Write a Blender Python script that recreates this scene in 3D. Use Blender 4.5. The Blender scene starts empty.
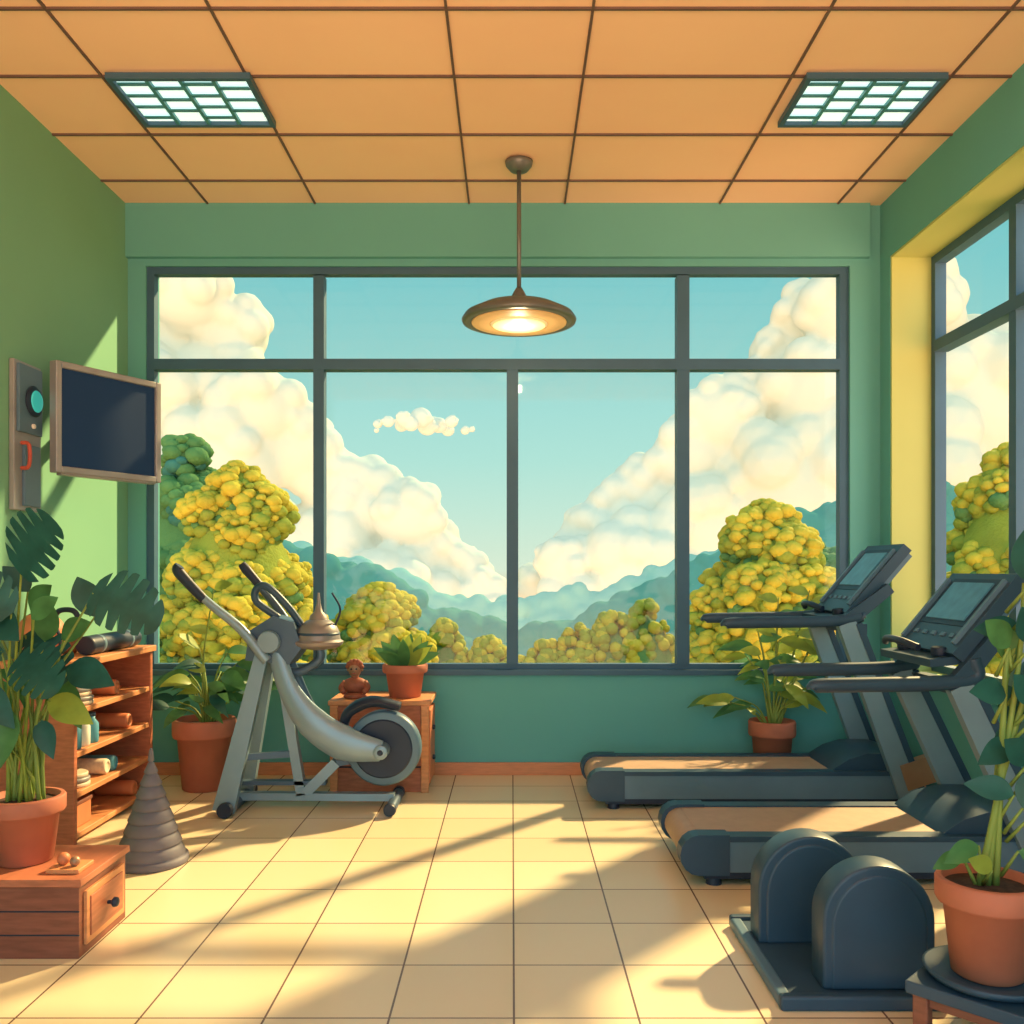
import bpy, math, random
from mathutils import Vector, Matrix
V3=Vector
scene=bpy.context.scene
try:
    scene.view_settings.view_transform='Standard'
    scene.view_settings.look='None'
except Exception as e: print(e)

def lin(c):
    o=[]
    for v in c:
        v=v/255.0
        o.append(v/12.92 if v<=0.04045 else ((v+0.055)/1.055)**2.4)
    return o
def mat(name,rgb,rough=.55,metal=0.0,emit=None,es=0.0,var=.12,scale=6.0,stretch=None,spec=.4,transl=0.0,bump=0.0):
    m=bpy.data.materials.new(name); m.use_nodes=True
    nt=m.node_tree; bs=nt.nodes['Principled BSDF']
    c=lin(rgb)
    tc=nt.nodes.new('ShaderNodeTexCoord'); mp=nt.nodes.new('ShaderNodeMapping')
    nt.links.new(tc.outputs['Object'],mp.inputs['Vector'])
    if stretch: mp.inputs['Scale'].default_value=stretch
    nz=nt.nodes.new('ShaderNodeTexNoise'); nz.inputs['Scale'].default_value=scale; nz.inputs['Detail'].default_value=3
    nt.links.new(mp.outputs[0],nz.inputs['Vector'])
    cr=nt.nodes.new('ShaderNodeValToRGB')
    cr.color_ramp.elements[0].position=.3; cr.color_ramp.elements[1].position=.7
    cr.color_ramp.elements[0].color=[x*(1-var) for x in c]+[1]
    cr.color_ramp.elements[1].color=[min(1,x*(1+var)) for x in c]+[1]
    nt.links.new(nz.outputs['Fac'],cr.inputs['Fac'])
    nt.links.new(cr.outputs['Color'],bs.inputs['Base Color'])
    bs.inputs['Roughness'].default_value=rough; bs.inputs['Metallic'].default_value=metal
    bs.inputs['Specular IOR Level'].default_value=spec
    if emit:
        bs.inputs['Emission Color'].default_value=lin(emit)+[1]; bs.inputs['Emission Strength'].default_value=es
    if bump>0:
        n2=nt.nodes.new('ShaderNodeTexNoise'); n2.inputs['Scale'].default_value=28; n2.inputs['Detail'].default_value=2
        nt.links.new(tc.outputs['Object'],n2.inputs['Vector'])
        bp=nt.nodes.new('ShaderNodeBump'); bp.inputs['Strength'].default_value=bump; bp.inputs['Distance'].default_value=.05
        nt.links.new(n2.outputs['Fac'],bp.inputs['Height']); nt.links.new(bp.outputs[0],bs.inputs['Normal'])
    if transl>0:
        tr=nt.nodes.new('ShaderNodeBsdfTranslucent'); mx=nt.nodes.new('ShaderNodeMixShader')
        nt.links.new(cr.outputs['Color'],tr.inputs['Color'])
        mx.inputs[0].default_value=transl
        out=nt.nodes['Material Output']
        nt.links.new(bs.outputs[0],mx.inputs[1]); nt.links.new(tr.outputs[0],mx.inputs[2]); nt.links.new(mx.outputs[0],out.inputs['Surface'])
    return m

M={}
M['wall']=mat('wall_paint_green',(98,168,166),.8,var=.03,scale=1.5,spec=.2)
M['wallL']=mat('wall_sunlit_sage',(124,178,146),.8,var=.03,scale=1.5,spec=.2)  # yellower than the other walls: sunlight on this wall put into the colour
M['reveal']=mat('reveal_sunlit_lime',(180,192,120),.8,var=.04,scale=1.5,spec=.2)  # lime tint stands for sun on the reveal, put into its colour
M['ceil']=mat('ceiling_tile_peach',(255,212,176),.85,var=.03,scale=2,spec=.1)
M['grid']=mat('ceiling_grid_dark',(104,84,80),.6)
M['frame']=mat('window_frame_slate',(58,96,122),.5,var=.06)
M['base']=mat('baseboard_wood',(205,135,96),.5,stretch=(2,2,20))
M['terra']=mat('terracotta',(182,108,84),.7,var=.1,scale=9)
M['soil']=mat('soil',(70,50,42),.95,var=.4,scale=60)
M['leafD']=mat('leaf_dark',(38,88,80),.45,var=.25,scale=14,transl=.2)
M['leafM']=mat('leaf_mid',(78,128,74),.45,var=.25,scale=14,transl=.25)
M['leafL']=mat('leaf_light',(150,166,68),.45,var=.2,scale=14,transl=.3)
M['stem']=mat('stem_green',(122,142,66),.6,var=.2)
M['wood']=mat('shelf_wood',(176,106,78),.5,var=.2,scale=5,stretch=(3,1,14))
M['woodD']=mat('wood_dark',(132,78,62),.5,var=.2,scale=5,stretch=(2,2,14))
M['woodL']=mat('wood_light',(208,140,94),.5,var=.16,scale=5,stretch=(3,1,12))
M['steel']=mat('brushed_steel',(132,156,172),.35,metal=.3,var=.06)
M['steelD']=mat('steel_dark',(76,98,120),.4,metal=.3,var=.08)
M['dark']=mat('rubber_dark',(30,44,66),.45,var=.15)
M['slate']=mat('slate_plastic',(46,72,94),.4,var=.08)
M['slateL']=mat('slate_light_plastic',(88,116,136),.4,var=.08)
M['belt']=mat('treadmill_belt_tan',(182,148,122),.5,var=.06,scale=20)
M['grey']=mat('cone_grey',(112,108,120),.6,var=.1)
M['bronze']=mat('bronze',(165,128,102),.4,metal=.3,var=.1)
M['dome']=mat('dome_grey_metal',(142,134,132),.4,metal=.3,var=.1)
M['cream']=mat('cream_plastic',(214,196,172),.5)
M['tvbez']=mat('tv_bezel',(154,152,154),.4,metal=.2)
M['screen']=mat('screen_dark',(26,46,74),.5,var=.1,scale=2,emit=(38,62,84),es=.25,spec=.12)
M['lcd']=mat('lcd_teal',(66,108,124),.3,emit=(90,140,150),es=.15,var=.25,scale=20)
M['teal']=mat('dial_teal',(60,180,175),.2,emit=(60,200,195),es=.35)
M['red']=mat('red_enamel',(185,80,62),.4)
M['orange']=mat('orange_paint',(206,124,84),.5)
M['clay']=mat('brown_clay',(150,84,62),.6,var=.2,scale=30)
M['white']=mat('white_plastic',(225,222,210),.4)
M['blue']=mat('blue_plastic',(80,150,176),.5)
M['towel']=mat('towel_cream',(222,204,178),.95,scale=60)
M['panel']=mat('light_diffuser',(235,250,245),.4,emit=(215,248,240),es=.9,var=.02)
M['louver']=mat('louver_teal',(64,140,155),.4)
M['bulb']=mat('pendant_diffuser',(255,225,180),.5,emit=(255,215,150),es=.42)
M['bulb2']=mat('pendant_reflector',(215,175,122),.5,emit=(235,180,110),es=.12)
M['lampm']=mat('pendant_metal',(112,116,116),.4,metal=.4)
M['cloud']=mat('cloud_cream',(158,170,156),.95,var=.03,scale=.2,emit=(252,240,205),es=.28,spec=0)  # glow added to keep clouds bright, standing in for scattered sunlight
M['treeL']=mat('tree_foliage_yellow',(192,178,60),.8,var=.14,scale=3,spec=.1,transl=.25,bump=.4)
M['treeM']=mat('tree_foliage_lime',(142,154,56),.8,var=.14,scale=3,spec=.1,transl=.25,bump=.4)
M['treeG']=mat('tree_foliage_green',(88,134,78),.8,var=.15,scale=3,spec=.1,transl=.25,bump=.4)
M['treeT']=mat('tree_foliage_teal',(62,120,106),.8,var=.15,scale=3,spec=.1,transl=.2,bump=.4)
M['hillN']=mat('hill_teal',(58,104,92),.95,var=.12,scale=.8,spec=0,emit=(118,188,172),es=.36)  # glow in the material paints distance haze over the tree line
M['hillF']=mat('hill_haze',(84,120,108),.95,var=.08,scale=.3,spec=0,emit=(148,210,195),es=.52)  # stronger glow: haze of distance painted into the far hills
M['grass']=mat('grass',(120,148,66),.95,var=.2,scale=1,spec=0)
M['trunk']=mat('bark',(95,70,50),.9)

def floor_mat():
    m=bpy.data.materials.new('floor_tiles'); m.use_nodes=True
    nt=m.node_tree; bs=nt.nodes['Principled BSDF']
    tc=nt.nodes.new('ShaderNodeTexCoord'); mp=nt.nodes.new('ShaderNodeMapping')
    mp.inputs['Location'].default_value=(0.0,0.02,0)
    nt.links.new(tc.outputs['Object'],mp.inputs['Vector'])
    br=nt.nodes.new('ShaderNodeTexBrick'); br.offset=0; br.squash=1
    br.inputs['Scale'].default_value=1; br.inputs['Brick Width'].default_value=.32; br.inputs['Row Height'].default_value=.31
    br.inputs['Mortar Size'].default_value=.003; br.inputs['Mortar Smooth'].default_value=.1; br.inputs['Bias'].default_value=0
    br.inputs['Color1'].default_value=lin((234,214,180))+[1]; br.inputs['Color2'].default_value=lin((224,202,168))+[1]
    br.inputs['Mortar'].default_value=lin((118,92,80))+[1]
    nt.links.new(mp.outputs[0],br.inputs['Vector'])
    nt.links.new(br.outputs['Color'],bs.inputs['Base Color'])
    bs.inputs['Roughness'].default_value=.24; bs.inputs['Specular IOR Level'].default_value=.45
    return m
M['floor']=floor_mat()
def glass_mat():
    m=bpy.data.materials.new('window_glass'); m.use_nodes=True
    nt=m.node_tree
    for n in list(nt.nodes):
        if n.type!='OUTPUT_MATERIAL': nt.nodes.remove(n)
    out=[n for n in nt.nodes if n.type=='OUTPUT_MATERIAL'][0]
    t=nt.nodes.new('ShaderNodeBsdfTransparent'); g=nt.nodes.new('ShaderNodeBsdfGlossy'); g.inputs['Roughness'].default_value=.05
    mx=nt.nodes.new('ShaderNodeMixShader'); mx.inputs[0].default_value=.02
    nt.links.new(t.outputs[0],mx.inputs[1]); nt.links.new(g.outputs[0],mx.inputs[2]); nt.links.new(mx.outputs[0],out.inputs['Surface'])
    return m
M['glass']=glass_mat()

def ico(sub):
    import bmesh
    bm=bmesh.new(); bmesh.ops.create_icosphere(bm,subdivisions=sub,radius=1)
    vs=[v.co.copy() for v in bm.verts]; fs=[[v.index for v in f.verts] for f in bm.faces]
    bm.free(); return vs,fs
ICO={2:ico(2),3:ico(3)}

def catmull(pts,n=6):
    P=[V3(p) for p in pts]
    if len(P)<3: return P
    Q=[P[0]*2-P[1]]+P+[P[-1]*2-P[-2]]
    out=[]
    for i in range(1,len(Q)-2):
        for k in range(n):
            t=k/n; a,b,c,d=Q[i-1],Q[i],Q[i+1],Q[i+2]
            out.append(.5*((2*b)+(c-a)*t+(2*a-5*b+4*c-d)*t*t+(3*b-a-3*c+d)*t**3))
    out.append(P[-1]); return out

class B:
    def __init__(s,name,bevel=0.0):
        s.name=name;s.v=[];s.f=[];s.m=[];s.s=[];s.mats=[];s.bevel=bevel
    def mi(s,m):
        m=M[m]
        if m not in s.mats: s.mats.append(m)
        return s.mats.index(m)
    def add(s,vs,fs,m,smooth=False):
        o=len(s.v); k=s.mi(m); s.v+= [tuple(v) for v in vs]
        for i,f in enumerate(fs):
            s.f.append([x+o for x in f]); s.m.append(k); s.s.append(smooth[i] if isinstance(smooth,list) else smooth)
    def clamp(s,ax,lo,hi):
        s.v=[tuple(min(hi,max(lo,c)) if i==ax else c for i,c in enumerate(v)) for v in s.v]
    def box(s,c,d,m,U=(1,0,0),W=(0,0,1),taper=1.0):
        c=V3(c);U=V3(U).normalized();W=V3(W).normalized();Vv=W.cross(U).normalized()
        vs=[]
        for z in(-.5,.5):
            t=taper if z>0 else 1
            for x,y in((-.5,-.5),(.5,-.5),(.5,.5),(-.5,.5)):
                vs.append(c+U*x*d[0]*t+Vv*y*d[1]*t+W*z*d[2])
        s.add(vs,[[3,2,1,0],[4,5,6,7],[0,1,5,4],[1,2,6,5],[2,3,7,6],[3,0,4,7]],m)
    def bb(s,x0,x1,y0,y1,z0,z1,m): s.box(((x0+x1)/2,(y0+y1)/2,(z0+z1)/2),(x1-x0,y1-y0,z1-z0),m)
    def beam(s,p,q,w,t,m,wt=None,side=(0,1,0)):
        p=V3(p);q=V3(q);d=(q-p).normalized();sd=V3(side).normalized();n=d.cross(sd).normalized()
        w2=wt if wt is not None else w
        vs=[]
        for c,ww in((p,w),(q,w2)):
            for a,b in((-.5,-.5),(.5,-.5),(.5,.5),(-.5,.5)): vs.append(c+n*a*ww+sd*b*t)
        s.add(vs,[[3,2,1,0],[4,5,6,7],[0,1,5,4],[1,2,6,5],[2,3,7,6],[3,0,4,7]],m)
    def tube(s,pts,r,m,seg=10,smoothpts=0,flat=1.0):
        P=catmull(pts,smoothpts) if smoothpts else [V3(p) for p in pts]
        n=len(P)
        if isinstance(r,(int,float)): R=[r]*n
        else: R=[]; 
        if not R:
            for i in range(n):
                t=i/(n-1)*(len(r)-1); k=min(int(t),len(r)-2); R.append(r[k]+(r[k+1]-r[k])*(t-k))
        vs=[];fs=[];sm=[]
        ref=None
        for i in range(n):
            d=(P[min(i+1,n-1)]-P[max(i-1,0)]).normalized()
            if ref is None:
                ref=V3((0,1,0)) if abs(d.y)<.9 else V3((1,0,0))
            a=(ref-d*ref.dot(d)).normalized(); b=d.cross(a); ref=a
            for k in range(seg):
                t=2*math.pi*k/seg; vs.append(P[i]+(a*math.cos(t)*flat+b*math.sin(t))*R[i])
        for i in range(n-1):
            for k in range(seg):
                k2=(k+1)%seg; fs.append([i*seg+k,i*seg+k2,(i+1)*seg+k2,(i+1)*seg+k]); sm.append(True)
        fs.append(list(range(seg))[::-1]); sm.append(False)
        fs.append([(n-1)*seg+k for k in range(seg)]); sm.append(False)
        s.add(vs,fs,m,sm)
    def lathe(s,prof,o,m,seg=32,axis=(0,0,1),smooth=True):
        o=V3(o);W=V3(axis).normalized(); U=V3((1,0,0)) if abs(W.x)<.9 else V3((0,1,0))
        U=(U-W*U.dot(W)).normalized(); Y=W.cross(U); vs=[];fs=[];sm=[]
        n=len(prof)
        for r,z in prof:
            for k in range(seg):
                t=2*math.pi*k/seg; vs.append(o+U*math.cos(t)*r+Y*math.sin(t)*r+W*z)
        for i in range(n-1):
            dr=abs(prof[i+1][0]-prof[i][0]);dz=abs(prof[i+1][1]-prof[i][1])
            for k in range(seg):
                k2=(k+1)%seg; fs.append([i*seg+k,i*seg+k2,(i+1)*seg+k2,(i+1)*seg+k]); sm.append(smooth and dz>dr*.12)
        fs.append(list(range(seg))[::-1]); sm.append(False)
        fs.append([(n-1)*seg+k for k in range(seg)]); sm.append(False)
        s.add(vs,fs,m,sm)
    def cyl(s,p,q,r,m,seg=24):
        p=V3(p);q=V3(q); s.lathe([(r,0),(r,(q-p).length)],p,m,seg,axis=(q-p))
    def sph(s,c,r,m,sc=(1,1,1),sub=2):
        c=V3(c);vs,fs=ICO[sub]
        s.add([(c.x+v.x*r*sc[0],c.y+v.y*r*sc[1],c.z+v.z*r*sc[2]) for v in vs],fs,m,True)
    def prism(s,poly,o,U,Vv,W,m,side_smooth=False):
        o=V3(o);U=V3(U);Vv=V3(Vv);W=V3(W); n=len(poly)
        vs=[o+U*a+Vv*b for a,b in poly]+[o+U*a+Vv*b+W for a,b in poly]
        fs=[list(range(n))[::-1],[n+i for i in range(n)]];sm=[False,False]
        for i in range(n):
            j=(i+1)%n; fs.append([i,j,n+j,n+i]); sm.append(side_smooth)
        s.add(vs,fs,m,sm)
    def leaf(s,base,d,L,W,m,kind='plain',droop=.25,up=(0,-.6,.8),fold=.15):
        base=V3(base);d=V3(d).normalized();side=d.cross(V3(up))
        if side.length<.05: side=V3((1,0,0))
        side.normalize(); n=side.cross(d).normalized()
        N=10 if kind=='plain' else 30
        vs=[];fs=[]
        for i in range(N+1):
            t=i/N; c=base+d*L*t+V3((0,0,-droop*L*t*t))
            if kind=='plain': w=W/2*max(0.02,math.sin(math.pi*min(1,t**.8)))**.9
            else:
                w=W/2*(math.sqrt(max(0,1-((t-.32)/.68)**2)) if t>.32 else math.sqrt(max(.0,1-((.32-t)/.36)**2)))
                w=max(w,.01*W)
                if i%5==4 and 3<i<N-2: w*=.38
                if i%5 in(0,) and 3<i<N-2 : w*=.95
            fw=d*w*(.25 if kind!='plain' else 0)
            vs+=[c+side*w+n*w*fold+fw,c+side*w*.5+n*w*fold*.6+fw*.5,c,c-side*w*.5+n*w*fold*.6+fw*.5,c-side*w+n*w*fold+fw]
        for i in range(N):
            for k in range(4): a=i*5+k; fs.append([a,a+1,a+6,a+5])
        s.add(vs,fs,m,True)
    def done(s,remesh=0,sm=6,disp=0):
        xs=[v[0] for v in s.v];ys=[v[1] for v in s.v];zs=[v[2] for v in s.v]
        o=V3(((min(xs)+max(xs))/2,(min(ys)+max(ys))/2,min(zs)))
        me=bpy.data.meshes.new(s.name+'_mesh')
        me.from_pydata([(v[0]-o.x,v[1]-o.y,v[2]-o.z) for v in s.v],[],s.f)
        for m in s.mats: me.materials.append(m)
        me.polygons.foreach_set('material_index',s.m); me.polygons.foreach_set('use_smooth',s.s)
        me.update()
        ob=bpy.data.objects.new(s.name,me); ob.location=o; scene.collection.objects.link(ob)
        if s.bevel>0:
            md=ob.modifiers.new('bevel','BEVEL'); md.width=s.bevel; md.segments=3; md.limit_method='ANGLE'; md.angle_limit=math.radians(40)
            md.use_clamp_overlap=True
        if remesh>0:
            md=ob.modifiers.new('remesh','REMESH'); md.mode='VOXEL'; md.voxel_size=remesh; md.use_smooth_shade=True
            if sm:
                md=ob.modifiers.new('smooth','SMOOTH'); md.factor=.5; md.iterations=sm
        if disp>0:
            tx=bpy.data.textures.new('leafy_noise','CLOUDS'); tx.noise_scale=.07; tx.noise_depth=1
            md=ob.modifiers.new('leafy','DISPLACE'); md.texture=tx; md.strength=disp; md.mid_level=.5; md.texture_coords='LOCAL'
        return ob

# ------------------------------------------------ room shell
XL,XR,YB,H,YF=-2.16,2.07,5.06,3.2,-.6
b=B('floor'); b.bb(XL-.2,XR+.3,YF,YB+.2,-.12,0,'floor'); fo=b.done()
b=B('ceiling'); b.bb(XL-.2,XR+.3,YF,YB+.2,H,H+.15,'ceil'); b.done()
b=B('ceiling_grid')
for x in(-1.70,-1.10,-.24,.295,1.16,1.82): b.bb(x-.005,x+.005,YF,YB,H-.008,H,'grid')
for y in(4.73,4.23,3.73,3.28,2.8,2.3,1.8,1.3,.8,.3,-.2): b.bb(XL,XR,y-.006,y+.006,H-.0085,H,'grid')
b.done()
b=B('wall_left'); b.bb(XL-.2,XL,YF,YB+.2,0,H,'wallL'); b.done()
b=B('wall_back')
b.bb(XL,-2.06,YB,YB+.2,0,H,'wall'); b.bb(1.90,XR+.3,YB,YB+.2,0,H,'wall')
b.bb(-2.06,1.90,YB,YB+.2,0,.58,'wall'); b.bb(-2.06,1.90,YB,YB+.2,2.86,H,'wall')
b.done()
b=B('trim_1'); b.bb(XL,2.0,YB-.035,YB,2.90,H,'wall'); b.done()
WY0=3.4  # unseen window end, set to hold back sun on the near floor
b=B('wall_right')
b.bb(XR,XR+.3,YF,WY0,0,H,'wall'); b.bb(XR,XR+.3,4.93,YB,0,H,'wall')
b.bb(XR,XR+.3,WY0,4.93,0,.58,'wall'); b.bb(XR,XR+.3,WY0,4.93,2.87,H,'wall')
b.done()
b=B('trim_2')
b.bb(XR+.004,XR+.22,4.915,4.93,.59,2.87,'reveal'); b.bb(XR+.004,XR+.22,WY0,4.915,2.857,2.87,'reveal')
b.bb(XR-.02,XR+.22,WY0,4.93,.58,.60,'reveal')
b.done()
b=B('baseboard_back',.004); b.bb(XL+.02,XR,YB-.02,YB,0,.07,'base'); b.done()
b=B('baseboard_left',.004); b.bb(XL,XL+.02,YF,YB,0,.07,'base'); b.done()
b=B('baseboard_right',.004); b.bb(XR-.02,XR,YF,YB-.02,0,.07,'base'); b.done()

# back window
b=B('window_1')
y0,y1=5.08,5.14
def fr(x0,x1,z0,z1,yy0=y0,yy1=y1): b.bb(x0,x1,yy0,yy1,z0,z1,'frame')
fr(-2.06,-2.02,.58,2.86); fr(1.85,1.90,.58,2.86); fr(-2.02,1.85,2.82,2.86); fr(-2.02,1.85,.58,.62)
fr(-1.12,-1.06,.62,2.81,5.07,5.145); fr(.93,1.0,.62,2.81,5.07,5.145); fr(-.03,.035,.62,2.28,5.07,5.145)
fr(-2.02,1.85,2.28,2.34,5.068,5.148)
b.bb(-2.08,1.92,5.035,5.08,.56,.59,'frame')
b.bb(-2.03,1.86,5.108,5.112,.61,2.82,'glass')
b.done()
b=B('window_2')
xa,xb=2.29,2.35
b.bb(xa,xb,4.87,4.915,.6,2.857,'frame');b.bb(xa,xb,WY0,WY0+.05,.6,2.857,'frame')
b.bb(xa,xb,WY0+.05,4.87,2.81,2.857,'frame');b.bb(xa,xb,WY0+.05,4.87,.6,.64,'frame')
b.bb(xa-.005,xb+.005,4.08,4.14,.64,2.81,'frame'); b.bb(xa-.01,xb+.01,WY0+.05,4.87,2.33,2.39,'frame')
b.bb(2.318,2.322,WY0+.03,4.9,.62,2.83,'glass')
b.done()

# ------------------------------------------------ ceiling light panels
def panel(x0,x1,ya,yb):
    b=B('ceiling_light_panel')
    z=H
    b.bb(x0,x1,ya,ya+.022,z-.035,z-.009,'frame');b.bb(x0,x1,yb-.022,yb,z-.035,z-.009,'frame')
    b.bb(x0,x0+.022,ya+.022,yb-.022,z-.035,z-.009,'frame');b.bb(x1-.022,x1,ya+.022,yb-.022,z-.035,z-.009,'frame')
    b.bb(x0+.02,x1-.02,ya+.02,yb-.02,z-.016,z-.0095,'panel')
    nx=4; ww=(x1-x0-.044)/nx; hh=(yb-ya-.044)
    for i in range(1,nx):
        x=x0+.022+ww*i; b.bb(x-.008,x+.008,ya+.022,yb-.022,z-.032,z-.016,'louver')
    for i in range(nx):
        a=x0+.022+ww*i; off=.022 if i%2 else -.01
        for j in range(0,4):
            y=ya+.022+hh*(j+.55)/4+off
            if y+.022<yb-.02: b.box((a+ww/2,y,z-.025),(ww-.014,.038,.005),'louver',W=(0,-.25,1))
    b.done()
panel(-1.67,-1.075,3.69,4.10); panel(1.21,1.79,3.69,4.10)

# ------------------------------------------------ pendant
b=B('pendant_lamp')
px,py=.035,4.5
b.lathe([(.02,-.05),(.045,-.045),(.066,-.02),(.07,-.001)],(px,py,H-.008),'lampm')
b.cyl((px,py,2.5),(px,py,H-.05),.011,'lampm',12)
b.lathe([(.04,2.475),(.045,2.50),(.03,2.535),(.015,2.56)],(px,py,0),'lampm')
b.lathe([(.262,2.385),(.283,2.388),(.287,2.40),(.27,2.425),(.19,2.465),(.09,2.49),(.04,2.495)],(px,py,0),'lampm',48)
b.lathe([(.20,2.378),(.235,2.381),(.24,2.386)],(px,py,0),'bulb2',48)
b.lathe([(.08,2.366),(.13,2.369),(.145,2.379)],(px,py,0),'bulb',48)
b.done()

# ------------------------------------------------ television
b=B('television',.006)
U=V3((.275,.52,0)).normalized(); N=V3((U.y,-U.x,0)); Z=V3((0,0,1)); c=V3((-1.91,4.26,1.835))
w,h=.575,.50
for sgn in(-1,1):
    b.box(c+U*sgn*(w/2-.015),(.03,.05,h),'tvbez',U=U)
    b.box(c+Z*sgn*(h/2-.015),(w-.06,.05,.03),'tvbez',U=U)
b.box(c-N*.004,(w-.05,.03,h-.05),'screen',U=U)
b.box(c-N*.035,(w-.12,.04,h-.12),'slate',U=U)
b.box(c-N*.0-Z*(h/2+.004),(w*.9,.04,.012),'tvbez',U=U)
p=c-N*.05
b.beam(p,(-2.14,4.38,1.84),.06,.05,'slate',side=(0,0,1)); b.bb(-2.158,-2.135,4.30,4.46,1.74,1.94,'slate')
b.done()
b=B('wall_intercom_panel',.004)
b.bb(-2.158,-2.135,3.86,4.08,1.41,2.06,'tvbez')
b.bb(-2.135,-2.12,3.875,4.065,1.75,2.045,'slateL')
b.bb(-2.135,-2.12,3.92,4.05,1.43,1.70,'slateL')
b.lathe([(.065,0),(.07,.008),(.055,.016)],(-2.12,3.985,1.895),'dark',28,axis=(1,0,0))
b.lathe([(.05,0),(.045,.006)],(-2.104,3.985,1.895),'teal',28,axis=(1,0,0))
b.lathe([(.012,0),(.01,.012)],(-2.12,3.98,1.785),'white',12,axis=(1,0,0))
b.tube([(-2.12,3.885,1.70),(-2.085,3.885,1.69),(-2.085,3.885,1.60),(-2.12,3.885,1.59)],.009,'red',8,4)
b.done()

# ------------------------------------------------ pots & plants
def pot(b,x,y,z,h,r,m='terra'):
    b.lathe([(r*.66,0),(r*.72,h*.02),(r*.88,h*.74),(r*1.0,h*.745),(r*1.04,h*.78),(r*1.04,h*.97),(r*1.0,h),(r*.9,h),(r*.88,h*.9),(r*.5,h*.885)],(x,y,z),m,36)
    b.lathe([(r*.885,h*.87),(r*.87,h*.91),(r*.4,h*.93)],(x,y,z),'soil',24)
def M_R(R,l): return R.choice(l)
def bush(b,x,y,z,height,spread,n,L,seed,mats,ysq=.5,wr=.42,tall=.6):
    R=random.Random(seed)
    for i in range(n):
        a=2*math.pi*(i/n)+R.uniform(-.3,.3); k=R.uniform(.25,1)
        hh=height*R.uniform(.35,1.0)*(1.15-k*tall)
        dx,dy=math.cos(a)*k*spread,math.sin(a)*k*spread*ysq
        tip=V3((x+dx,y+dy,z+hh))
        b.tube([(x+dx*.08,y+dy*.08,z-.02),(x+dx*.4,y+dy*.4,z+hh*.65),tip],[.007,.005,.003],'stem',6,5)
        for q in range(2):
            aa=a+R.uniform(-.9,.9)*(q+.3)
            d=V3((math.cos(aa),math.sin(aa)*ysq,R.uniform(-.1,.5)))
            base=tip if q==0 else V3((x+dx*.55,y+dy*.55,z+hh*.75))
            l=L*R.uniform(.75,1.15)*(1 if q==0 else .8)
            b.leaf(base,d,l,l*wr,M_R(R,mats),droop=R.uniform(.15,.6),up=(0,-.7,.7))

b=B('drawer_box',.005)
b.bb(-1.80,-1.28,2.66,2.98,0,.215,'woodD'); b.bb(-1.81,-1.27,2.65,2.99,.215,.237,'wood')
for z in(.07,.14): b.bb(-1.80,-1.278,2.657,2.662,z-.002,z+.002,'dark')
b.bb(-1.282,-1.270,2.69,2.95,.03,.19,'woodL'); b.bb(-1.272,-1.266,2.71,2.93,.05,.17,'wood')
b.lathe([(.006,0),(.006,.012),(.016,.02),(.014,.032),(.004,.036)],(-1.267,2.82,.11),'dark',16,axis=(1,0,0))
b.done()
b=B('potted_monstera')
mx,my=-1.53,2.83
pot(b,mx,my,.237,.205,.112)
ML=[(-1.49,1.14,.55,.7,.27,'mon','leafD'),(-1.24,1.08,.9,-.2,.23,'mon','leafD'),(-1.34,1.00,-.2,.9,.17,'plain','leafD'),
(-1.55,1.02,-.7,.4,.22,'mon','leafD'),(-1.42,.93,.7,.5,.15,'plain','leafM'),(-1.60,.90,-.8,-.1,.17,'plain','leafD'),(-1.5,.92,.2,1,.16,'plain','leafM'),
(-1.36,.84,.9,-.05,.19,'plain','leafD'),(-1.55,.83,-.6,-.5,.19,'mon','leafM'),(-1.47,.80,.5,-.6,.17,'plain','leafM'),(-1.42,.74,.9,-.2,.17,'plain','leafL'),
(-1.62,.72,-.7,-.6,.15,'plain','leafM'),(-1.52,.73,-.1,-1,.15,'plain','leafM'),(-1.46,.68,.5,-.7,.12,'plain','leafD'),(-1.66,1.05,-.6,.6,.17,'mon','leafD'),(-1.7,.86,-.8,.2,.17,'plain','leafM'),(-1.58,1.08,-.5,.8,.13,'plain','leafD'),
(-1.52,1.02,.5,.6,.15,'plain','leafM'),(-1.44,1.0,.7,.7,.13,'plain','leafM'),(-1.56,.94,.4,-.3,.19,'mon','leafD'),(-1.60,.80,.6,-.4,.17,'plain','leafD'),(-1.58,.6,-.6,-.2,.13,'plain','leafL'),(-1.5,.88,.6,-.2,.2,'mon','leafD'),(-1.6,1.0,.5,-.1,.18,'plain','leafD')]
R=random.Random(4)
for i,(x,z,dx,dz,L,k,m) in enumerate(ML):
    y=my+R.uniform(-.12,.1); bx=mx+R.uniform(-.055,.055)
    b.tube([(bx,my+R.uniform(-.03,.03),.41),(bx*.7+x*.3,my*.6+y*.4,.41+(z-.41)*.55),(x-dx*.03,y,z)],[.007,.005,.003],'stem' if i%3 else 'leafL',7,6)
    b.leaf((x-dx*.04,y,z),(dx,R.uniform(-.35,-.05),dz),L,L*(.85 if k=='mon' else .55),m,kind=k,droop=.18,up=(.1,-.9,.45))
b.done()
b=B('garden_trinket_tray',.003)
b.bb(-1.40,-1.30,2.70,2.80,.237,.25,'woodL'); b.sph((-1.37,2.75,.268),.02,'orange'); b.sph((-1.33,2.74,.264),.016,'bronze'); b.done()

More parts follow.
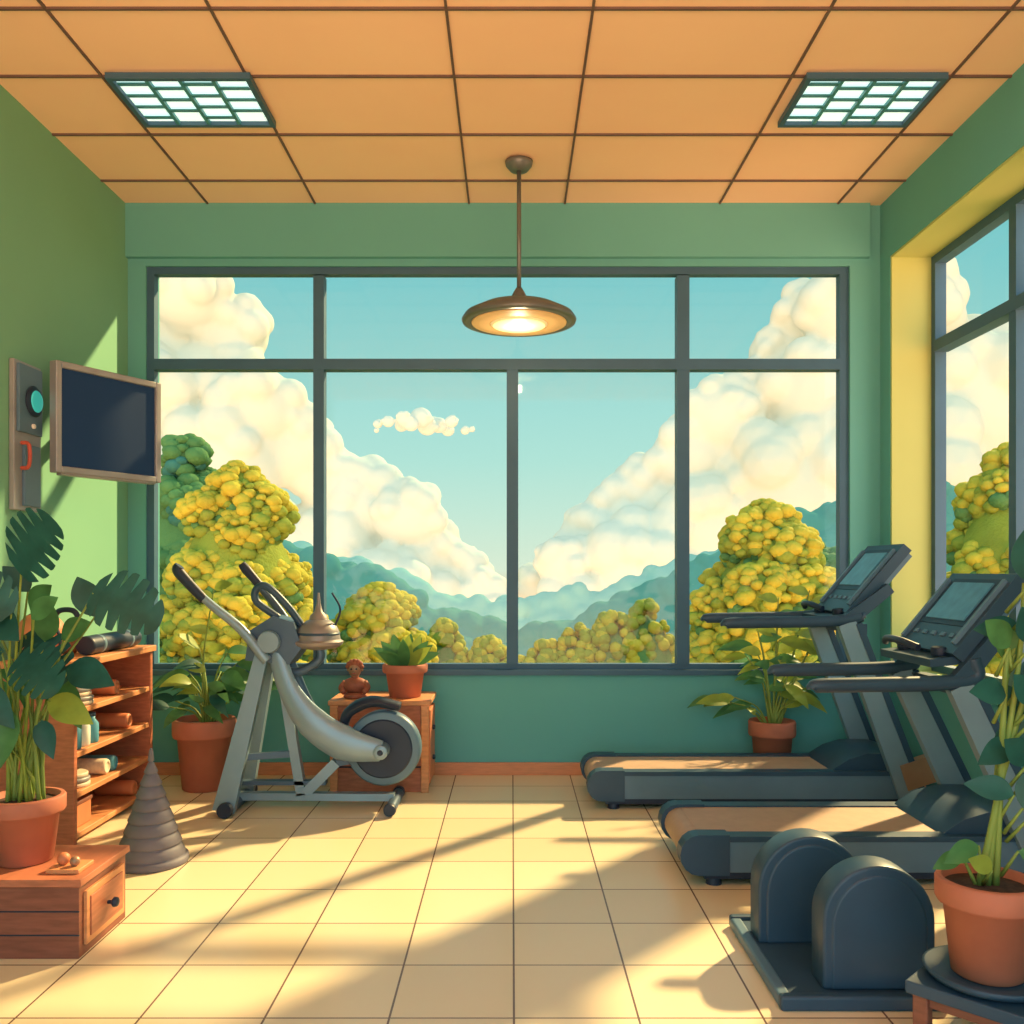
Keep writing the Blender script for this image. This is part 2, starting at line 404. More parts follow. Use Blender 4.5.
b=B('potted_rubber_plant')
pot(b,-1.62,4.74,0,.37,.155)
bush(b,-1.60,4.74,.34,.42,.27,20,.21,3,['leafM','leafL','leafD','leafM'],ysq=.7)
b.tube([(-1.62,4.73,.33),(-1.61,4.70,.7),(-1.55,4.68,1.05)],[.008,.005,.003],'stem',6,6)
for z,s_ in((.62,-1),(.72,1),(.82,-1),(.9,1),(1.0,-1),(1.05,1)):
    b.leaf((-1.60+(z-.6)*.1,4.70,z),(s_*.8,-.2,.5),.13,.055,'leafL',droop=.3,up=(0,-.9,.4))
b.clamp(1,4.575,5.03); b.clamp(0,-2.0,0)
b.done()
b=B('potted_rubber_plant')
pot(b,1.42,4.915,0,.33,.122)
bush(b,1.42,4.91,.3,.50,.36,16,.18,11,['leafL','leafM','leafL','leafM'],ysq=.2)
for k,(tx,tz) in enumerate(((1.45,1.0),(1.62,1.04),(1.33,.85),(1.75,.98))):
    b.tube([(1.42,4.90,.3),(1.42*.5+tx*.5,4.90,.65),(tx,4.90,tz)],[.008,.006,.003],'stem',6,6)
    for j in range(5):
        t=.45+.13*j; b.leaf((1.42+(tx-1.42)*t,4.90,.3+(tz-.3)*t),((1 if j%2 else -1)*.8,-.15,.45),.14,.06,'leafL' if j%3 else 'leafM',droop=.3,up=(0,-.9,.4))
b.clamp(1,4.79,5.038)
b.done()

b=B('side_table',.004)
cx,cy=1.205,2.13; sd=.39
U=V3((.7071,-.7071,0));Wy=V3((.7071,.7071,0))
b.box((cx,cy,.165),(sd,sd,.03),'slate',U=U)
b.box((cx,cy,.135),(sd-.05,sd-.05,.03),'woodD',U=U)
for a in(-1,1):
    for c_ in(-1,1):
        p=V3((cx,cy,0))+U*a*(sd/2-.03)+Wy*c_*(sd/2-.03); b.box((p.x,p.y,.075),(.035,.035,.15),'woodD',U=U)
b.done()
b=B('potted_ficus')
fx,fy=1.125,2.13
b.lathe([(.09,.18),(.13,.188),(.142,.205),(.135,.207),(.09,.195)],(fx,fy,0),'slate',32)
pot(b,fx,fy,.196,.225,.110)
FL=[(1.19,1.12,-.2,1,.18,'leafD'),(1.21,1.02,.5,.7,.15,'leafD'),(1.15,.97,-.6,.7,.13,'leafM'),(1.20,.90,.8,.3,.14,'leafD'),(1.14,.86,-.8,.3,.13,'leafD'),
(1.19,.80,.8,.2,.13,'leafM'),(1.18,.74,-.8,-.1,.12,'leafD'),(1.2,.68,.7,-.3,.14,'leafM'),(1.16,.63,-.7,.3,.12,'leafD'),(1.19,.58,.8,.1,.13,'leafM'),
(1.10,.50,-.7,-.1,.10,'leafM'),(1.07,.47,-.8,-.1,.08,'leafM'),(1.17,.5,.7,-.2,.12,'leafM'),(1.10,.46,-.5,.4,.09,'leafL'),(1.22,1.08,.6,.8,.15,'leafM'),(1.18,.93,-.2,.9,.12,'leafM'),(1.2,.84,-.5,.7,.13,'leafD'),(1.19,.7,-.5,.6,.13,'leafD'),(1.18,.6,.3,.8,.13,'leafD'),(1.2,.98,-.4,.8,.14,'leafD'),(1.15,.72,.5,.7,.12,'leafD'),(1.2,.78,-.3,.9,.14,'leafD'),(1.21,1.0,-.7,.2,.13,'leafD')]
for k,tx in enumerate((1.20,1.24,1.17)):
    b.tube([(fx+.02*k-.02,fy,.4),(fx+.02,fy-.02,.65),(tx-.01,fy-.02,.95),(tx,fy-.02,1.12-.1*k)],[.009,.007,.004],'stem',7,6)
for i,(x,z,dx,dz,L,m) in enumerate(FL):
    y=fy-.03+R.uniform(-.04,.04)
    b.leaf((x,y,z),(dx,R.uniform(-.4,.1),dz),L,L*.5,m,droop=.2,up=(-.2,-.9,.4))
    b.tube([(fx+(x-fx)*.6,fy-.01,max(.41,z-.07)),(x,y,z)],[.005,.003],'stem',6)
b.done()

# ------------------------------------------------ shelf and contents
b=B('storage_shelf',.004)
sx0,sx1,sy0,sy1=-2.135,-1.82,3.74,4.56
b.bb(sx0,sx1,sy0,sy0+.03,0,.74,'wood'); b.bb(sx0,sx1,sy1-.03,sy1,0,.74,'wood')
b.bb(sx0,sx1+.015,sy0-.01,sy1+.01,.74,.77,'woodL'); b.bb(sx0,sx0+.015,sy0+.03,sy1-.03,0,.74,'woodD')
for z in(.02,.19,.36,.54): b.bb(sx0+.015,sx1-.005,sy0+.03,sy1-.03,z,z+.025,'woodL')
b.done()
b=B('exercise_mat_roll'); b.lathe([(.012,0),(.04,.001),(.043,.02),(.043,.5),(.04,.519),(.012,.52)],(-1.89,3.98,.814),'dark',28,axis=(0,1,0))
for y in(4.08,4.38): b.lathe([(.0435,0),(.0435,.03)],(-1.89,y,.814),'slateL',28,axis=(0,1,0))
b.done()
b=B('medicine_ball'); b.sph((-2.02,3.86,.871),.10,'orange',sub=3); b.lathe([(.101,-.008),(.1012,0),(.101,.008)],(-2.02,3.86,.871),'dark',32,axis=(.3,.9,.3)); b.done()
def kettle(name,x,y,z,s,m):
    b=B(name); b.lathe([(.04*s,0),(.07*s,.012*s),(.085*s,.06*s),(.07*s,.11*s),(.035*s,.14*s)],(x,y,z),m,24)
    b.tube([(x-.035*s,y,z+.12*s),(x-.06*s,y,z+.17*s),(x-.035*s,y,z+.215*s),(x+.035*s,y,z+.215*s),(x+.06*s,y,z+.17*s),(x+.035*s,y,z+.12*s)],.014*s,'dark',10,5); b.done()
kettle('kettlebell',-2.04,4.12,.77,.9,'bronze')
def stack(name,x,y,z,r,n,h,ms):
    b=B(name)
    for i in range(n):
        rr=r*(1-.05*i); b.lathe([(rr*.96,0),(rr,h*.15),(rr,h*.8),(rr*.95,h*.95),(rr*.2,h)],(x+.004*(i%2),y,z+i*h),ms[i%len(ms)],28)
    b.done()
stack('weight_plate_stack',-1.92,3.92,.565,.09,6,.019,['cream','tvbez'])
stack('weight_plate_stack',-1.92,3.90,.215,.085,3,.02,['cream','tvbez'])
for i,(y,m) in enumerate(((3.84,'blue'),(3.92,'white'),(4.0,'blue'))):
    b=B('water_bottle'); b.lathe([(.028,0),(.031,.01),(.031,.085),(.016,.105),(.016,.12)],(-1.87,y,.385),m,18); b.lathe([(.018,.118),(.018,.135)],(-1.87,y,.385),'slate',14); b.done()
def towel(x,y,z,m,r=.036,L=.2):
    b=B('rolled_towel'); b.lathe([(.004,0),(.02,.004),(.021,.0),(.032,.003),(r,.012),(r,L-.012),(.032,L-.003),(.004,L)],(x+L/2,y,z+r),m,22,axis=(-1,0,0)); b.done()
towel(-1.95,4.36,.385,'orange');towel(-1.95,4.12,.215,'towel');towel(-1.95,4.20,.215,'blue');towel(-1.95,4.42,.045,'orange')
towel(-1.95,4.22,.565,'orange')
b=B('storage_basket',.006); b.bb(-2.05,-1.86,3.80,3.98,.045,.15,'orange'); b.bb(-2.055,-1.855,3.795,3.985,.14,.16,'woodD'); b.done()

# cone
b=B('stacked_ring_cone')
prof=[(.140,0),(.142,.008),(.140,.028)]
n=8
for i in range(n):
    z=.03+i*.046; r=.128*(1-i/(n+.6)); r2=.128*(1-(i+.85)/(n+.6))
    prof+=[(r,z),(r+.003,z+.006),(r2,z+.040),(r2-.006,z+.044)]
prof+=[(.012,.40),(.008,.44),(.003,.45)]
b.lathe(prof,(-1.42,3.54,0),'grey',40); b.done()

# ------------------------------------------------ elliptical machine
b=B('elliptical_trainer',.004)
E=4.37
b.cyl((-1.33,E-.2,.032),(-1.33,E+.2,.032),.03,'steelD',16)
b.cyl((-.57,E-.17,.028),(-.57,E+.17,.028),.026,'steelD',16)
for yy in(-.2,.2): b.lathe([(.034,-.02),(.036,0),(.034,.02)],(-1.33,E+yy,.036),'dark',16,axis=(0,1,0))
for yy in(-.17,.17): b.lathe([(.028,-.02),(.031,0),(.028,.02)],(-.57,E+yy,.031),'dark',16,axis=(0,1,0))
b.beam((-1.33,E,.055),(-.57,E,.05),.035,.05,'steel')
for yy in(-.15,.15):
    b.beam((-1.35,E+yy,.02),(-1.19,E+yy*.45,.76),.10,.045,'steel',wt=.06)
b.beam((-1.02,E,.06),(-1.13,E,.74),.045,.05,'steel')
b.beam((-1.30,E-.10,.26),(-1.05,E,.26),.03,.03,'steelD')
b.beam((-1.32,E,.12),(-.9,E,.12),.02,.05,'steelD')
b.prism([(-1.27,.72),(-1.06,.70),(-1.0,.78),(-1.04,.90),(-1.14,.93),(-1.25,.86)],(0,E-.09,0),(1,0,0),(0,0,1),(0,.18,0),'steelD')
b.lathe([(.05,-.02),(.055,0),(.05,.02)],(-1.15,E-.11,.81),'steel',20,axis=(0,1,0))
b.tube([(-1.16,E-.11,.72),(-1.28,E-.12,.87),(-1.41,E-.13,.98),(-1.51,E-.13,1.07)],[.026,.022,.018],'steel',12,6)
b.tube([(-1.45,E-.13,1.01),(-1.535,E-.13,1.10),(-1.575,E-.13,1.15),(-1.565,E-.13,1.17)],[.023,.027,.024],'dark',12,6)
b.tube([(-1.06,E+.10,.80),(-1.15,E+.13,.93),(-1.24,E+.14,1.04),(-1.31,E+.14,1.12)],[.022,.018],'steelD',12,6)
b.tube([(-1.26,E+.14,1.07),(-1.33,E+.14,1.15),(-1.355,E+.14,1.18)],[.021,.025,.02],'dark',12,6)
b.tube([(-1.0,E-.02,.86),(-1.08,E-.05,.98),(-1.17,E-.07,1.07),(-1.22,E-.07,1.06),(-1.22,E-.07,1.0),(-1.12,E-.05,.92)],[.018,.018],'slate',10,6)
b.beam((-1.06,E,.83),(-.94,E,.80),.05,.05,'steelD')
b.tube([(-.935,E-.02,.79),(-.93,E-.02,.72),(-1.02,E-.02,.66),(-1.10,E-.02,.66)],.022,'steelD',10,5)
b.lathe([(.03,.765),(.09,.775),(.115,.79),(.12,.805),(.105,.815),(.10,.85),(.086,.88),(.06,.905),(.045,.91),(.04,.93),(.02,.95),(.01,.99),(.005,1.04)],(-.935,E-.02,0),'dome',28)
b.lathe([(.101,.835),(.104,.843),(.100,.85)],(-.935,E-.02,0),'slate',28)
b.tube([(-.86,E-.02,.87),(-.83,E-.02,.96),(-.87,E-.02,1.04)],[.006,.005],'dark',6,5)
b.tube([(-1.13,E-.07,.76),(-1.06,E-.09,.58),(-.95,E-.1,.43),(-.80,E-.1,.33),(-.62,E-.1,.29)],[.04,.05,.075,.085,.05],'steel',14,6,flat=.5)
b.tube([(-1.10,E+.07,.70),(-1.0,E+.09,.45),(-.85,E+.09,.28),(-.62,E+.09,.25)],[.03,.04,.05,.04],'steelD',14,6,flat=.5)
b.lathe([(.14,-.045),(.172,-.04),(.18,-.03),(.18,.03),(.172,.04),(.14,.045)],(-.62,E,.29),'slateL',44,axis=(0,1,0))
b.lathe([(.02,-.05),(.135,-.052),(.142,-.045),(.142,.045),(.135,.052),(.02,.05)],(-.62,E,.29),'dark',44,axis=(0,1,0))
b.lathe([(.02,-.145),(.034,-.14),(.036,-.05)],(-.62,E,.29),'steel',20,axis=(0,1,0))
b.lathe([(.01,-.152),(.014,-.145)],(-.62,E,.29),'dark',12,axis=(0,1,0))
b.tube([(-.82,E-.02,.36),(-.79,E-.02,.46),(-.68,E-.02,.515),(-.54,E-.02,.49)],[.02,.03,.022],'dark',10,6,flat=2)
b.beam((-1.0,E,.07),(-.85,E,.22),.05,.06,'steel'); b.beam((-.85,E,.22),(-.62,E,.26),.04,.05,'steelD')
b.done()

# wooden crate + things on it
b=B('wooden_crate',.006)
b.bb(-.93,-.44,4.66,4.98,.0,.45,'wood'); b.bb(-.95,-.42,4.64,5.0,.45,.475,'woodL')
for x in(-.93,-.46): b.bb(x-.01,x+.03,4.64,4.66,0,.45,'woodL')
for z in(.13,.29): b.bb(-.90,-.47,4.652,4.66,z-.004,z+.004,'dark')
b.bb(-.44,-.425,4.68,4.96,.04,.42,'orange')
for z in(.1,.26): b.lathe([(.015,0),(.012,.015)],(-.425,4.82,z+.05),'dark',12,axis=(1,0,0))
b.done()
b=B('potted_agave'); ax_,ay_=-.57,4.80
pot(b,ax_,ay_,.475,.175,.115)
for i in range(18):
    a=2*math.pi*i/16*2.4; k=.25+.75*(i%4)/3
    b.leaf((ax_+.02*math.cos(a),ay_+.02*math.sin(a),.62),(math.cos(a)*k,math.sin(a)*k*.6,.95),.24,.065,'leafM' if i%3 else 'leafL',droop=.15+.2*k,up=(0,-1,.2))
b.done()
b=B('bust_figurine')
x,y,z0=-.83,4.76,.475
b.lathe([(.055,0),(.062,.008),(.055,.022),(.04,.028)],(x,y,z0),'clay',20)
b.sph((x,y,z0+.065),.06,'clay',sc=(1.15,.7,.75),sub=3)
b.tube([(x-.05,y,z0+.08),(x-.07,y-.02,z0+.055),(x-.05,y-.04,z0+.03)],[.018,.013],'clay',10,4)
b.tube([(x+.05,y,z0+.08),(x+.07,y-.02,z0+.055),(x+.05,y-.04,z0+.03)],[.018,.013],'clay',10,4)
b.cyl((x,y,z0+.09),(x,y-.003,z0+.125),.02,'clay',14)
b.sph((x,y-.004,z0+.15),.038,'bronze',sc=(.9,.95,1.12),sub=3)
b.sph((x,y+.006,z0+.165),.042,'clay',sc=(1,.95,.95),sub=3)
for a in range(7): b.sph((x+.036*math.cos(a*.52),y-.012,z0+.165+.03*math.sin(a*.52)),.013,'clay')
b.sph((x,y-.042,z0+.146),.008,'bronze'); 
for s_ in(-1,1): b.sph((x+s_*.013,y-.037,z0+.155),.005,'dark'); b.sph((x+s_*.036,y,z0+.148),.009,'bronze')
b.box((x,y-.037,z0+.132),(.018,.006,.004),'red')
b.done()

# ------------------------------------------------ treadmills
def treadmill(X0,X1,y0,y1,rz,rx0,rx1,cl,cu):
    b=B('treadmill',.005)
    def sidepoly(x0,x1,z0,z1,r):
        pts=[]
        for k in range(9):
            a=math.pi/2+math.pi*k/8; pts.append((x0+r+r*math.cos(a)*1.0,(z0+z1)/2+(z1-z0)/2*math.sin(a)))
        return pts+[(x1,z0),(x1,z1)]
    for ya,yb in((y0,y0+.06),(y1-.06,y1)):
        b.prism(sidepoly(X0,X1,.05,.165,.06),(0,ya,0),(1,0,0),(0,0,1),(0,yb-ya,0),'slateL')
        b.bb(X0+.10,X1-.02,ya-.004,yb+.004,.162,.182,'slate')
        b.bb(X0+.08,X1,ya+.005,yb-.005,.025,.055,'dark')
        b.prism(sidepoly(X0-.01,X0+.17,.04,.188,.07),(0,ya-.008,0),(1,0,0),(0,0,1),(0,yb-ya+.016,0),'slate')
    b.cyl((X0+.07,y0+.055,.112),(X0+.07,y1-.055,.112),.064,'belt',24)
    b.bb(X0+.075,X1-.25,y0+.055,y1-.055,.155,.176,'belt')
    b.bb(X0+.2,X1-.05,y0+.055,y1-.055,.06,.12,'dark')
    for x in(X0+.12,X1-.10):
        for y in(y0+.035,y1-.035): b.lathe([(.03,0),(.025,.03)],(x,y,0),'dark',14)
    hp=[(X1-.42,.16),(X1-.40,.19),(X1-.33,.235),(X1-.24,.262),(X1-.10,.262),(X1-.02,.24),(X1,.19),(X1,.05),(X1-.4,.05)]
    b.prism(hp,(0,y0+.03,0),(1,0,0),(0,0,1),(0,y1-y0-.06,0),'slate',True)
    for y in(y0-.005,y1+.005):
        b.beam((X1-.03,y,.03),(rx1+.02,y,rz),.13,.045,'steel',wt=.085)
        b.beam((X1+.02,y,.04),(rx1+.075,y,rz),.03,.052,'slate')
        b.beam((X1+.0,y,.12),(X1-.04,y,.24),.15,.056,'bronze')
        b.tube([(rx0,y,rz-.012),(rx0+.02,y,rz),(rx0+.2,y,rz+.004),(rx1-.05,y,rz+.01),(rx1+.08,y,rz+.03),(cl[0]+.05,y,cl[1]-.0)],[.02,.027,.028,.028,.03],'slate',14,6)
        b.beam((rx1,y,rz-.01),((cl[0]+cu[0])/2+.05,y,(cl[1]+cu[1])/2-.03),.07,.04,'slate',wt=.05)
    L=V3((cl[0],0,cl[1]));Uu=V3((cu[0],0,cu[1]));d=(Uu-L);ln=d.length;d=d.normalized();n=V3((-d.z,0,d.x))
    c=(L+Uu)/2; ym=(y0+y1)/2; w=(y1-y0)+.0
    S=V3((0,1,0))
    def slab(u,v,du,dv,off,t,m):
        b.box(V3((c.x,ym,c.z))+S*u+d*v+n*off,(du,t,dv),m,U=S,W=d)
    slab(0,0,w,ln,0,.05,'slate'); slab(0,-.0,w-.03,ln-.03,-.03,.04,'slateL')
    slab(0,ln*.12,w*.62,ln*.48,.028,.012,'lcd'); slab(0,ln*.12,w*.74,ln*.60,.022,.012,'dark')
    for k in range(5): slab(-w*.3+w*.15*k,-ln*.30,.03,.018,.027,.008,'slateL')
    slab(w*.43,0,.02,ln*.8,.03,.02,'slateL'); slab(-w*.43,0,.02,ln*.8,.03,.02,'slateL')
    b.box((cl[0]-.02,ym,cl[1]-.015),(.14,w*.9,.03),'slate',U=(1,0,.1),W=(-.1,0,1))
    b.tube([(cl[0]-.10,ym-w*.3,cl[1]+.03),(cl[0]-.13,ym-w*.12,cl[1]+.05),(cl[0]-.13,ym+w*.12,cl[1]+.05),(cl[0]-.10,ym+w*.3,cl[1]+.03)],.014,'dark',10,5)
    for s_ in(-.3,.3): b.lathe([(.03,0),(.032,.03),(.02,.035)],(cl[0]-.02,ym+s_*w,cl[1]+.0),'dark',16)
    b.beam((rx1+.1,y0,rz-.03),(rx1+.1,y1,rz-.03),.05,.05,'slate',side=(0,0,1))
    b.done()
treadmill(.37,1.96,4.32,4.76,.895,1.02,1.58,(1.62,.93),(1.90,1.26))
treadmill(.62,1.99,3.27,3.76,.73,1.09,1.60,(1.62,.83),(1.86,1.12))

# ------------------------------------------------ weight plate rack
b=B('weight_plate_rack',.008)
def arch(x0,x1,h,ya,yb,m):
    r=(x1-x0)/2; pts=[(x0,.03)]
    for k in range(21):
        a=math.pi-math.pi*k/20; pts.append(((x0+x1)/2+r*math.cos(a),h-r+r*math.sin(a)))
    pts.append((x1,.03)); b.prism(pts[::-1],(0,ya,0),(1,0,0),(0,0,1),(0,yb-ya,0),m,True)
    ins=[( (x0+x1)/2+(p[0]-(x0+x1)/2)*.86, .03+(p[1]-.03)*.93) for p in pts]
    b.prism(ins[::-1],(0,ya-.004,0),(1,0,0),(0,0,1),(0,yb-ya+.008,0),m,True)
arch(.83,1.13,.36,2.40,2.50,'slate'); arch(.74,1.06,.35,2.70,2.80,'slate')
b.bb(.70,.735,2.36,2.90,0,.035,'slateL'); b.bb(1.105,1.14,2.36,2.90,0,.035,'slateL')
b.bb(.72,1.12,2.38,2.88,.008,.03,'slate'); b.bb(.70,1.14,2.34,2.37,0,.04,'slate'); b.bb(.70,1.14,2.88,2.91,0,.04,'slate')
b.done()

# ------------------------------------------------ outdoors
GZ=-2.1
b=B('lawn'); b.bb(-40,40,5.6,21,GZ-.1,GZ,'grass'); b.done()
def tree(name,x,y,z0,zt,rad,seed,cr=.07,mats=('treeL','treeM','treeG'),dens=1.0):
    R=random.Random(seed); b=B(name); h=zt-z0
    b.tube([(x,y,GZ),(x+.05,y,z0+.3),(x,y,(z0+zt)/2)],[.12,.09,.04],'trunk',8,4)
    lobes=[(x,y,zt-rad*.30,rad*.30)]
    for lev,(f,rr,nn,lr) in enumerate(((.80,.28,5,.30),(.62,.50,7,.33),(.42,.62,9,.36),(.22,.68,9,.36),(.03,.57,7,.36))):
        for k in range(nn):
            a=2*math.pi*k/nn+lev*.7+R.uniform(-.25,.25)
            lobes.append((x+math.cos(a)*rad*rr,y+math.sin(a)*rad*rr,z0+h*f+R.uniform(-.05,.05)*h,rad*lr*R.uniform(.75,1.15)))
    b.sph((x,y,(z0+zt)/2-.1),rad*.7,mats[1],sc=(1,1,h*.42/(rad*.7)))
    for(lx,ly,lz,lr) in lobes:
        b.sph((lx,ly,lz),lr*.94,mats[1])
        n=int(9.0*dens*(lr/cr)**2*.62)+8
        side=(lx-x)/rad
        for i in range(n):
            zz=1-2*(i+.5)/n; ph=i*2.39996+R.uniform(-.3,.3); rr=math.sqrt(1-zz*zz)
            py_=ly+math.sin(ph)*rr*lr
            if py_>y+rad*.6 or (ly>y+.3*rad and math.sin(ph)*rr>.3): continue
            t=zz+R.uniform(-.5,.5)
            m=mats[0] if t>.0 else (mats[1] if t>-.6 else mats[2])  # darker greens low on each lobe: underside shade put into the foliage colour
            k=lr*R.uniform(.88,1.06)
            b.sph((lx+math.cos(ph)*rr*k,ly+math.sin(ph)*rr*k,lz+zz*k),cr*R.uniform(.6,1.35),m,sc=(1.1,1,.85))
    b.done(disp=.03)
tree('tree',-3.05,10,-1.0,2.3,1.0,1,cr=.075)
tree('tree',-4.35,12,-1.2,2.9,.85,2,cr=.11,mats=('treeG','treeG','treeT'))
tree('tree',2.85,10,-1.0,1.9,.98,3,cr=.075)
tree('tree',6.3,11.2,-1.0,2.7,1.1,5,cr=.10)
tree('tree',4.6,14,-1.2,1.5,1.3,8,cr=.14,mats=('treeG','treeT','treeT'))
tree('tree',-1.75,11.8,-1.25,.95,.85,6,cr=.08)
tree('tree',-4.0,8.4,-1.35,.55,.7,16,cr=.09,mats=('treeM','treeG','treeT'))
def bushrow(name,pts,y,seed,cr,mats):
    R=random.Random(seed); b=B(name)
    for(x,zt,rad) in pts:
        for i in range(330):
            ph=R.uniform(0,6.283); zz=R.uniform(0,1); rr=math.sqrt(1-zz*zz)
            b.sph((x+math.cos(ph)*rr*rad,y+math.sin(ph)*rr*rad*.6,GZ+.15+zz*(zt-GZ-.15-cr)),cr*R.uniform(.7,1.2),R.choice(mats[:-1]) if zz>.3 else mats[-1])  # low clumps take the darkest green, shade painted as foliage colour
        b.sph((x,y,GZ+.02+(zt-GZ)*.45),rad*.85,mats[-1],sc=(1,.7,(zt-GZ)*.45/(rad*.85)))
    b.done(disp=.03)
bushrow('hedge_shrubs',[(-1.0,.45,.45),(-.35,.22,.5),(.5,.15,.5),(.95,.4,.5),(1.5,.6,.55),(2.0,.75,.55),(.1,-.1,.5)],13.4,21,.085,['treeL','treeM','treeL','treeM','treeG'])
def hills(name,y,pts,rad,seed,m,vox):
    R=random.Random(seed); b=B(name)
    for i in range(len(pts)-1):
        (xa,za),(xb,zb)=pts[i],pts[i+1]
        n=max(2,int((xb-xa)/(rad*.4)))
        for k in range(n):
            t=k/n; x=xa+(xb-xa)*t; z=za+(zb-za)*t
            r=rad*R.uniform(.4,1.1)
            b.sph((x,y+R.uniform(-.5,.2),z-r+R.uniform(-.1,.9)*rad),r,m,sub=2)
            for q in range(5): 
                if z-rad*(1.2+q*.9)>-2: 
                    for w_ in range(2): b.sph((x+R.uniform(-.8,.8)*rad,y-.5*rad-q*.45,z-rad*(.9+q*.9)+R.uniform(-.3,.3)*rad),rad*R.uniform(.5,1.0),m,sub=2)
    b.done(vox,0)
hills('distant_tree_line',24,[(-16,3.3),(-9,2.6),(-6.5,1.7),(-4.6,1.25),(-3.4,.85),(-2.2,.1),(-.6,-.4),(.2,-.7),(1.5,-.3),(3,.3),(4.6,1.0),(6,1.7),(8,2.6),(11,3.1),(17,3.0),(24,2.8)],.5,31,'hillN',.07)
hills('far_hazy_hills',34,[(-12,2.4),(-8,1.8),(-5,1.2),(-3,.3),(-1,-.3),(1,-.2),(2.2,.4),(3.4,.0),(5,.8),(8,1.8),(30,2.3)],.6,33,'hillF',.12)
def cloud(name,puffs,y,seed,extra=18,vox=.14,sm=2):
    R=random.Random(seed); b=B(name)
    for(x,z,r) in puffs:
        z+=1.15; yy=y-z*.12+R.uniform(-1.2,1.2)
        b.sph((x,yy,z),r,'cloud',sc=(1,.75,.92),sub=3)
        for k in range(extra):
            a=R.uniform(-.3,3.4); rr=r*R.uniform(.16,.45); e=R.uniform(0,1.1)
            ce=math.cos(e)
            b.sph((x+math.cos(a)*r*.88*ce,yy-r*.66*math.sin(e),z+math.sin(a)*r*.82*ce),rr,'cloud',sub=2)
    b.done(vox,sm)
cloud('cumulus_cloud',[(-15.6,13.3,2.0),(-13.9,11.6,1.9),(-17.4,12.3,2.4),(-18.5,8.5,3.2),(-15.2,8.8,2.9),(-12.3,7.8,2.1),(-10.9,6,2.2),(-14,5,3.0),(-18,4,4),(-8.8,4.3,1.9),(-7.0,3.3,2.1),(-5.2,2.7,1.7),(-9.6,1.0,2.8),(-4.5,.8,2.1),(-2.8,-.1,1.6),(-1.6,-1.1,1.3),(-.7,-2,1.1),(-13,-.5,4),(-6,-1.5,3),(-22,6,4)],45,41)
cloud('cumulus_cloud',[(15.9,12,2.3),(14.3,12.3,1.5),(18,12.5,2.8),(12.9,10.6,1.3),(15,8.5,2.8),(12.2,8.2,2.2),(10.0,7.4,1.9),(8.6,5.6,1.8),(7.2,4.2,1.8),(5.5,3,1.8),(3.9,1.6,1.6),(2.5,.4,1.4),(1.2,-.9,1.1),(9.6,2.2,3.0),(6.4,0,2.8),(13.5,4,3.4),(3.2,-2,2),(18,5,4),(22,8,4),(27,3,4),(33,1,4)],45,43)
cloud('small_cloud',[(-4.1,6.85,.5),(-3.4,6.72,.40),(-4.8,6.72,.38),(-5.5,6.6,.28),(-2.7,6.6,.30),(-2.2,6.53,.22),(-6.0,6.53,.22),(-1.85,6.5,.16),(-6.3,6.5,.14),(-3.9,6.6,.45),(-3,6.55,.32),(-5,6.55,.32),(-4.5,6.5,.35)],42,45,extra=4,vox=.05)

# ------------------------------------------------ world
wd=bpy.data.worlds.new('sky_fill_world'); scene.world=wd; wd.use_nodes=True
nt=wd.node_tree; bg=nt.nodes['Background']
tc=nt.nodes.new('ShaderNodeTexCoord'); sp=nt.nodes.new('ShaderNodeSeparateXYZ'); mr=nt.nodes.new('ShaderNodeMapRange')
mr.inputs['From Min'].default_value=-1; mr.inputs['From Max'].default_value=1
nt.links.new(tc.outputs['Generated'],sp.inputs[0]); nt.links.new(sp.outputs['Z'],mr.inputs['Value'])
def ramp(stops):
    cr=nt.nodes.new('ShaderNodeValToRGB'); el=cr.color_ramp.elements
    nt.links.new(mr.outputs[0],cr.inputs['Fac'])
    el[0].position=stops[0][0]; el[0].color=lin(stops[0][1])+[1]; el[1].position=stops[-1][0]; el[1].color=lin(stops[-1][1])+[1]
    for p,c in stops[1:-1]:
        e=el.new(p); e.color=lin(c)+[1]
    return cr
r1=ramp([(0,(225,170,110)),(.48,(225,180,120)),(.5,(212,234,208)),(.56,(172,224,210)),(.66,(122,204,206)),(1,(80,170,190))])
r2=ramp([(0,(255,184,140)),(.47,(255,194,150)),(.53,(190,224,226)),(1,(145,198,224))])
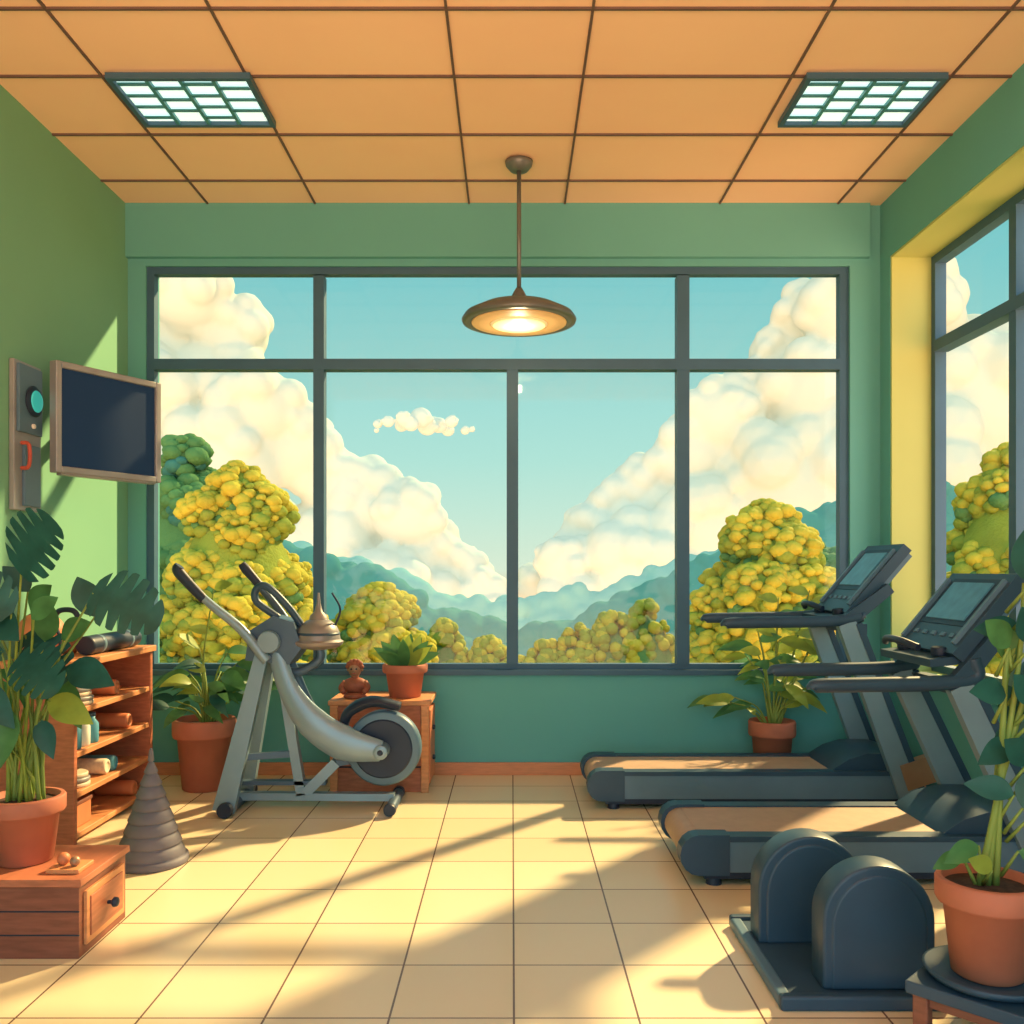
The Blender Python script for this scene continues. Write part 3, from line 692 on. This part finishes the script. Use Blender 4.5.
fr_=nt.nodes.new('ShaderNodeMapRange'); fr_.inputs['From Min'].default_value=0.1; fr_.inputs['From Max'].default_value=-.6; fr_.interpolation_type='SMOOTHSTEP'  # added fill: world brightened behind the camera to light the interior
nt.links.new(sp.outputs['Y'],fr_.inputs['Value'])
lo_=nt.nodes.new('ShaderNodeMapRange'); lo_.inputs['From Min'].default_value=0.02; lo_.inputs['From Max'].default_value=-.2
lo_.inputs['To Min'].default_value=1.7; lo_.inputs['To Max'].default_value=6.2  # extra fill from below the horizon, added to brighten the ceiling
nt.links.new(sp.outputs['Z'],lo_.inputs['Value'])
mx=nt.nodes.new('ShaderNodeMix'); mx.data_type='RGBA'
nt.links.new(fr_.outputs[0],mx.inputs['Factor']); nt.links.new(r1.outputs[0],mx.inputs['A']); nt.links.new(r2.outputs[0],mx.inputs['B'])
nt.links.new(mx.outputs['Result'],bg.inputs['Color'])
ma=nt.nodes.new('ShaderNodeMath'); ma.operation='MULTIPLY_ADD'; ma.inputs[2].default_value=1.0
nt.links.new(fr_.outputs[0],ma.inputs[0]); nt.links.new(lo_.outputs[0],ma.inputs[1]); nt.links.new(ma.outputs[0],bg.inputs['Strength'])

def lamp(name,kind,loc,energy,color,**k):
    l=bpy.data.lights.new(name,kind); l.energy=energy; l.color=color
    for a,v in k.items(): setattr(l,a,v)
    o=bpy.data.objects.new(name,l); o.location=loc; scene.collection.objects.link(o); return o
s=lamp('sun','SUN',(10,12,12),9.6,(1,.74,.34),angle=math.radians(2.0))
d=V3((-.66,-.75,-.72)); s.rotation_euler=d.to_track_quat('-Z','Y').to_euler()
lamp('pendant_bulb','POINT',(px,py,2.30),3,(1,.75,.45),shadow_soft_size=.03)

cam=bpy.data.cameras.new('camera'); co=bpy.data.objects.new('camera',cam); scene.collection.objects.link(co)
co.location=(0,0,1.15); co.rotation_euler=(math.radians(90),0,0)
cam.sensor_width=36; cam.lens=36*900/1024; cam.shift_y=58/1024; cam.clip_start=.05; cam.clip_end=500
scene.camera=co
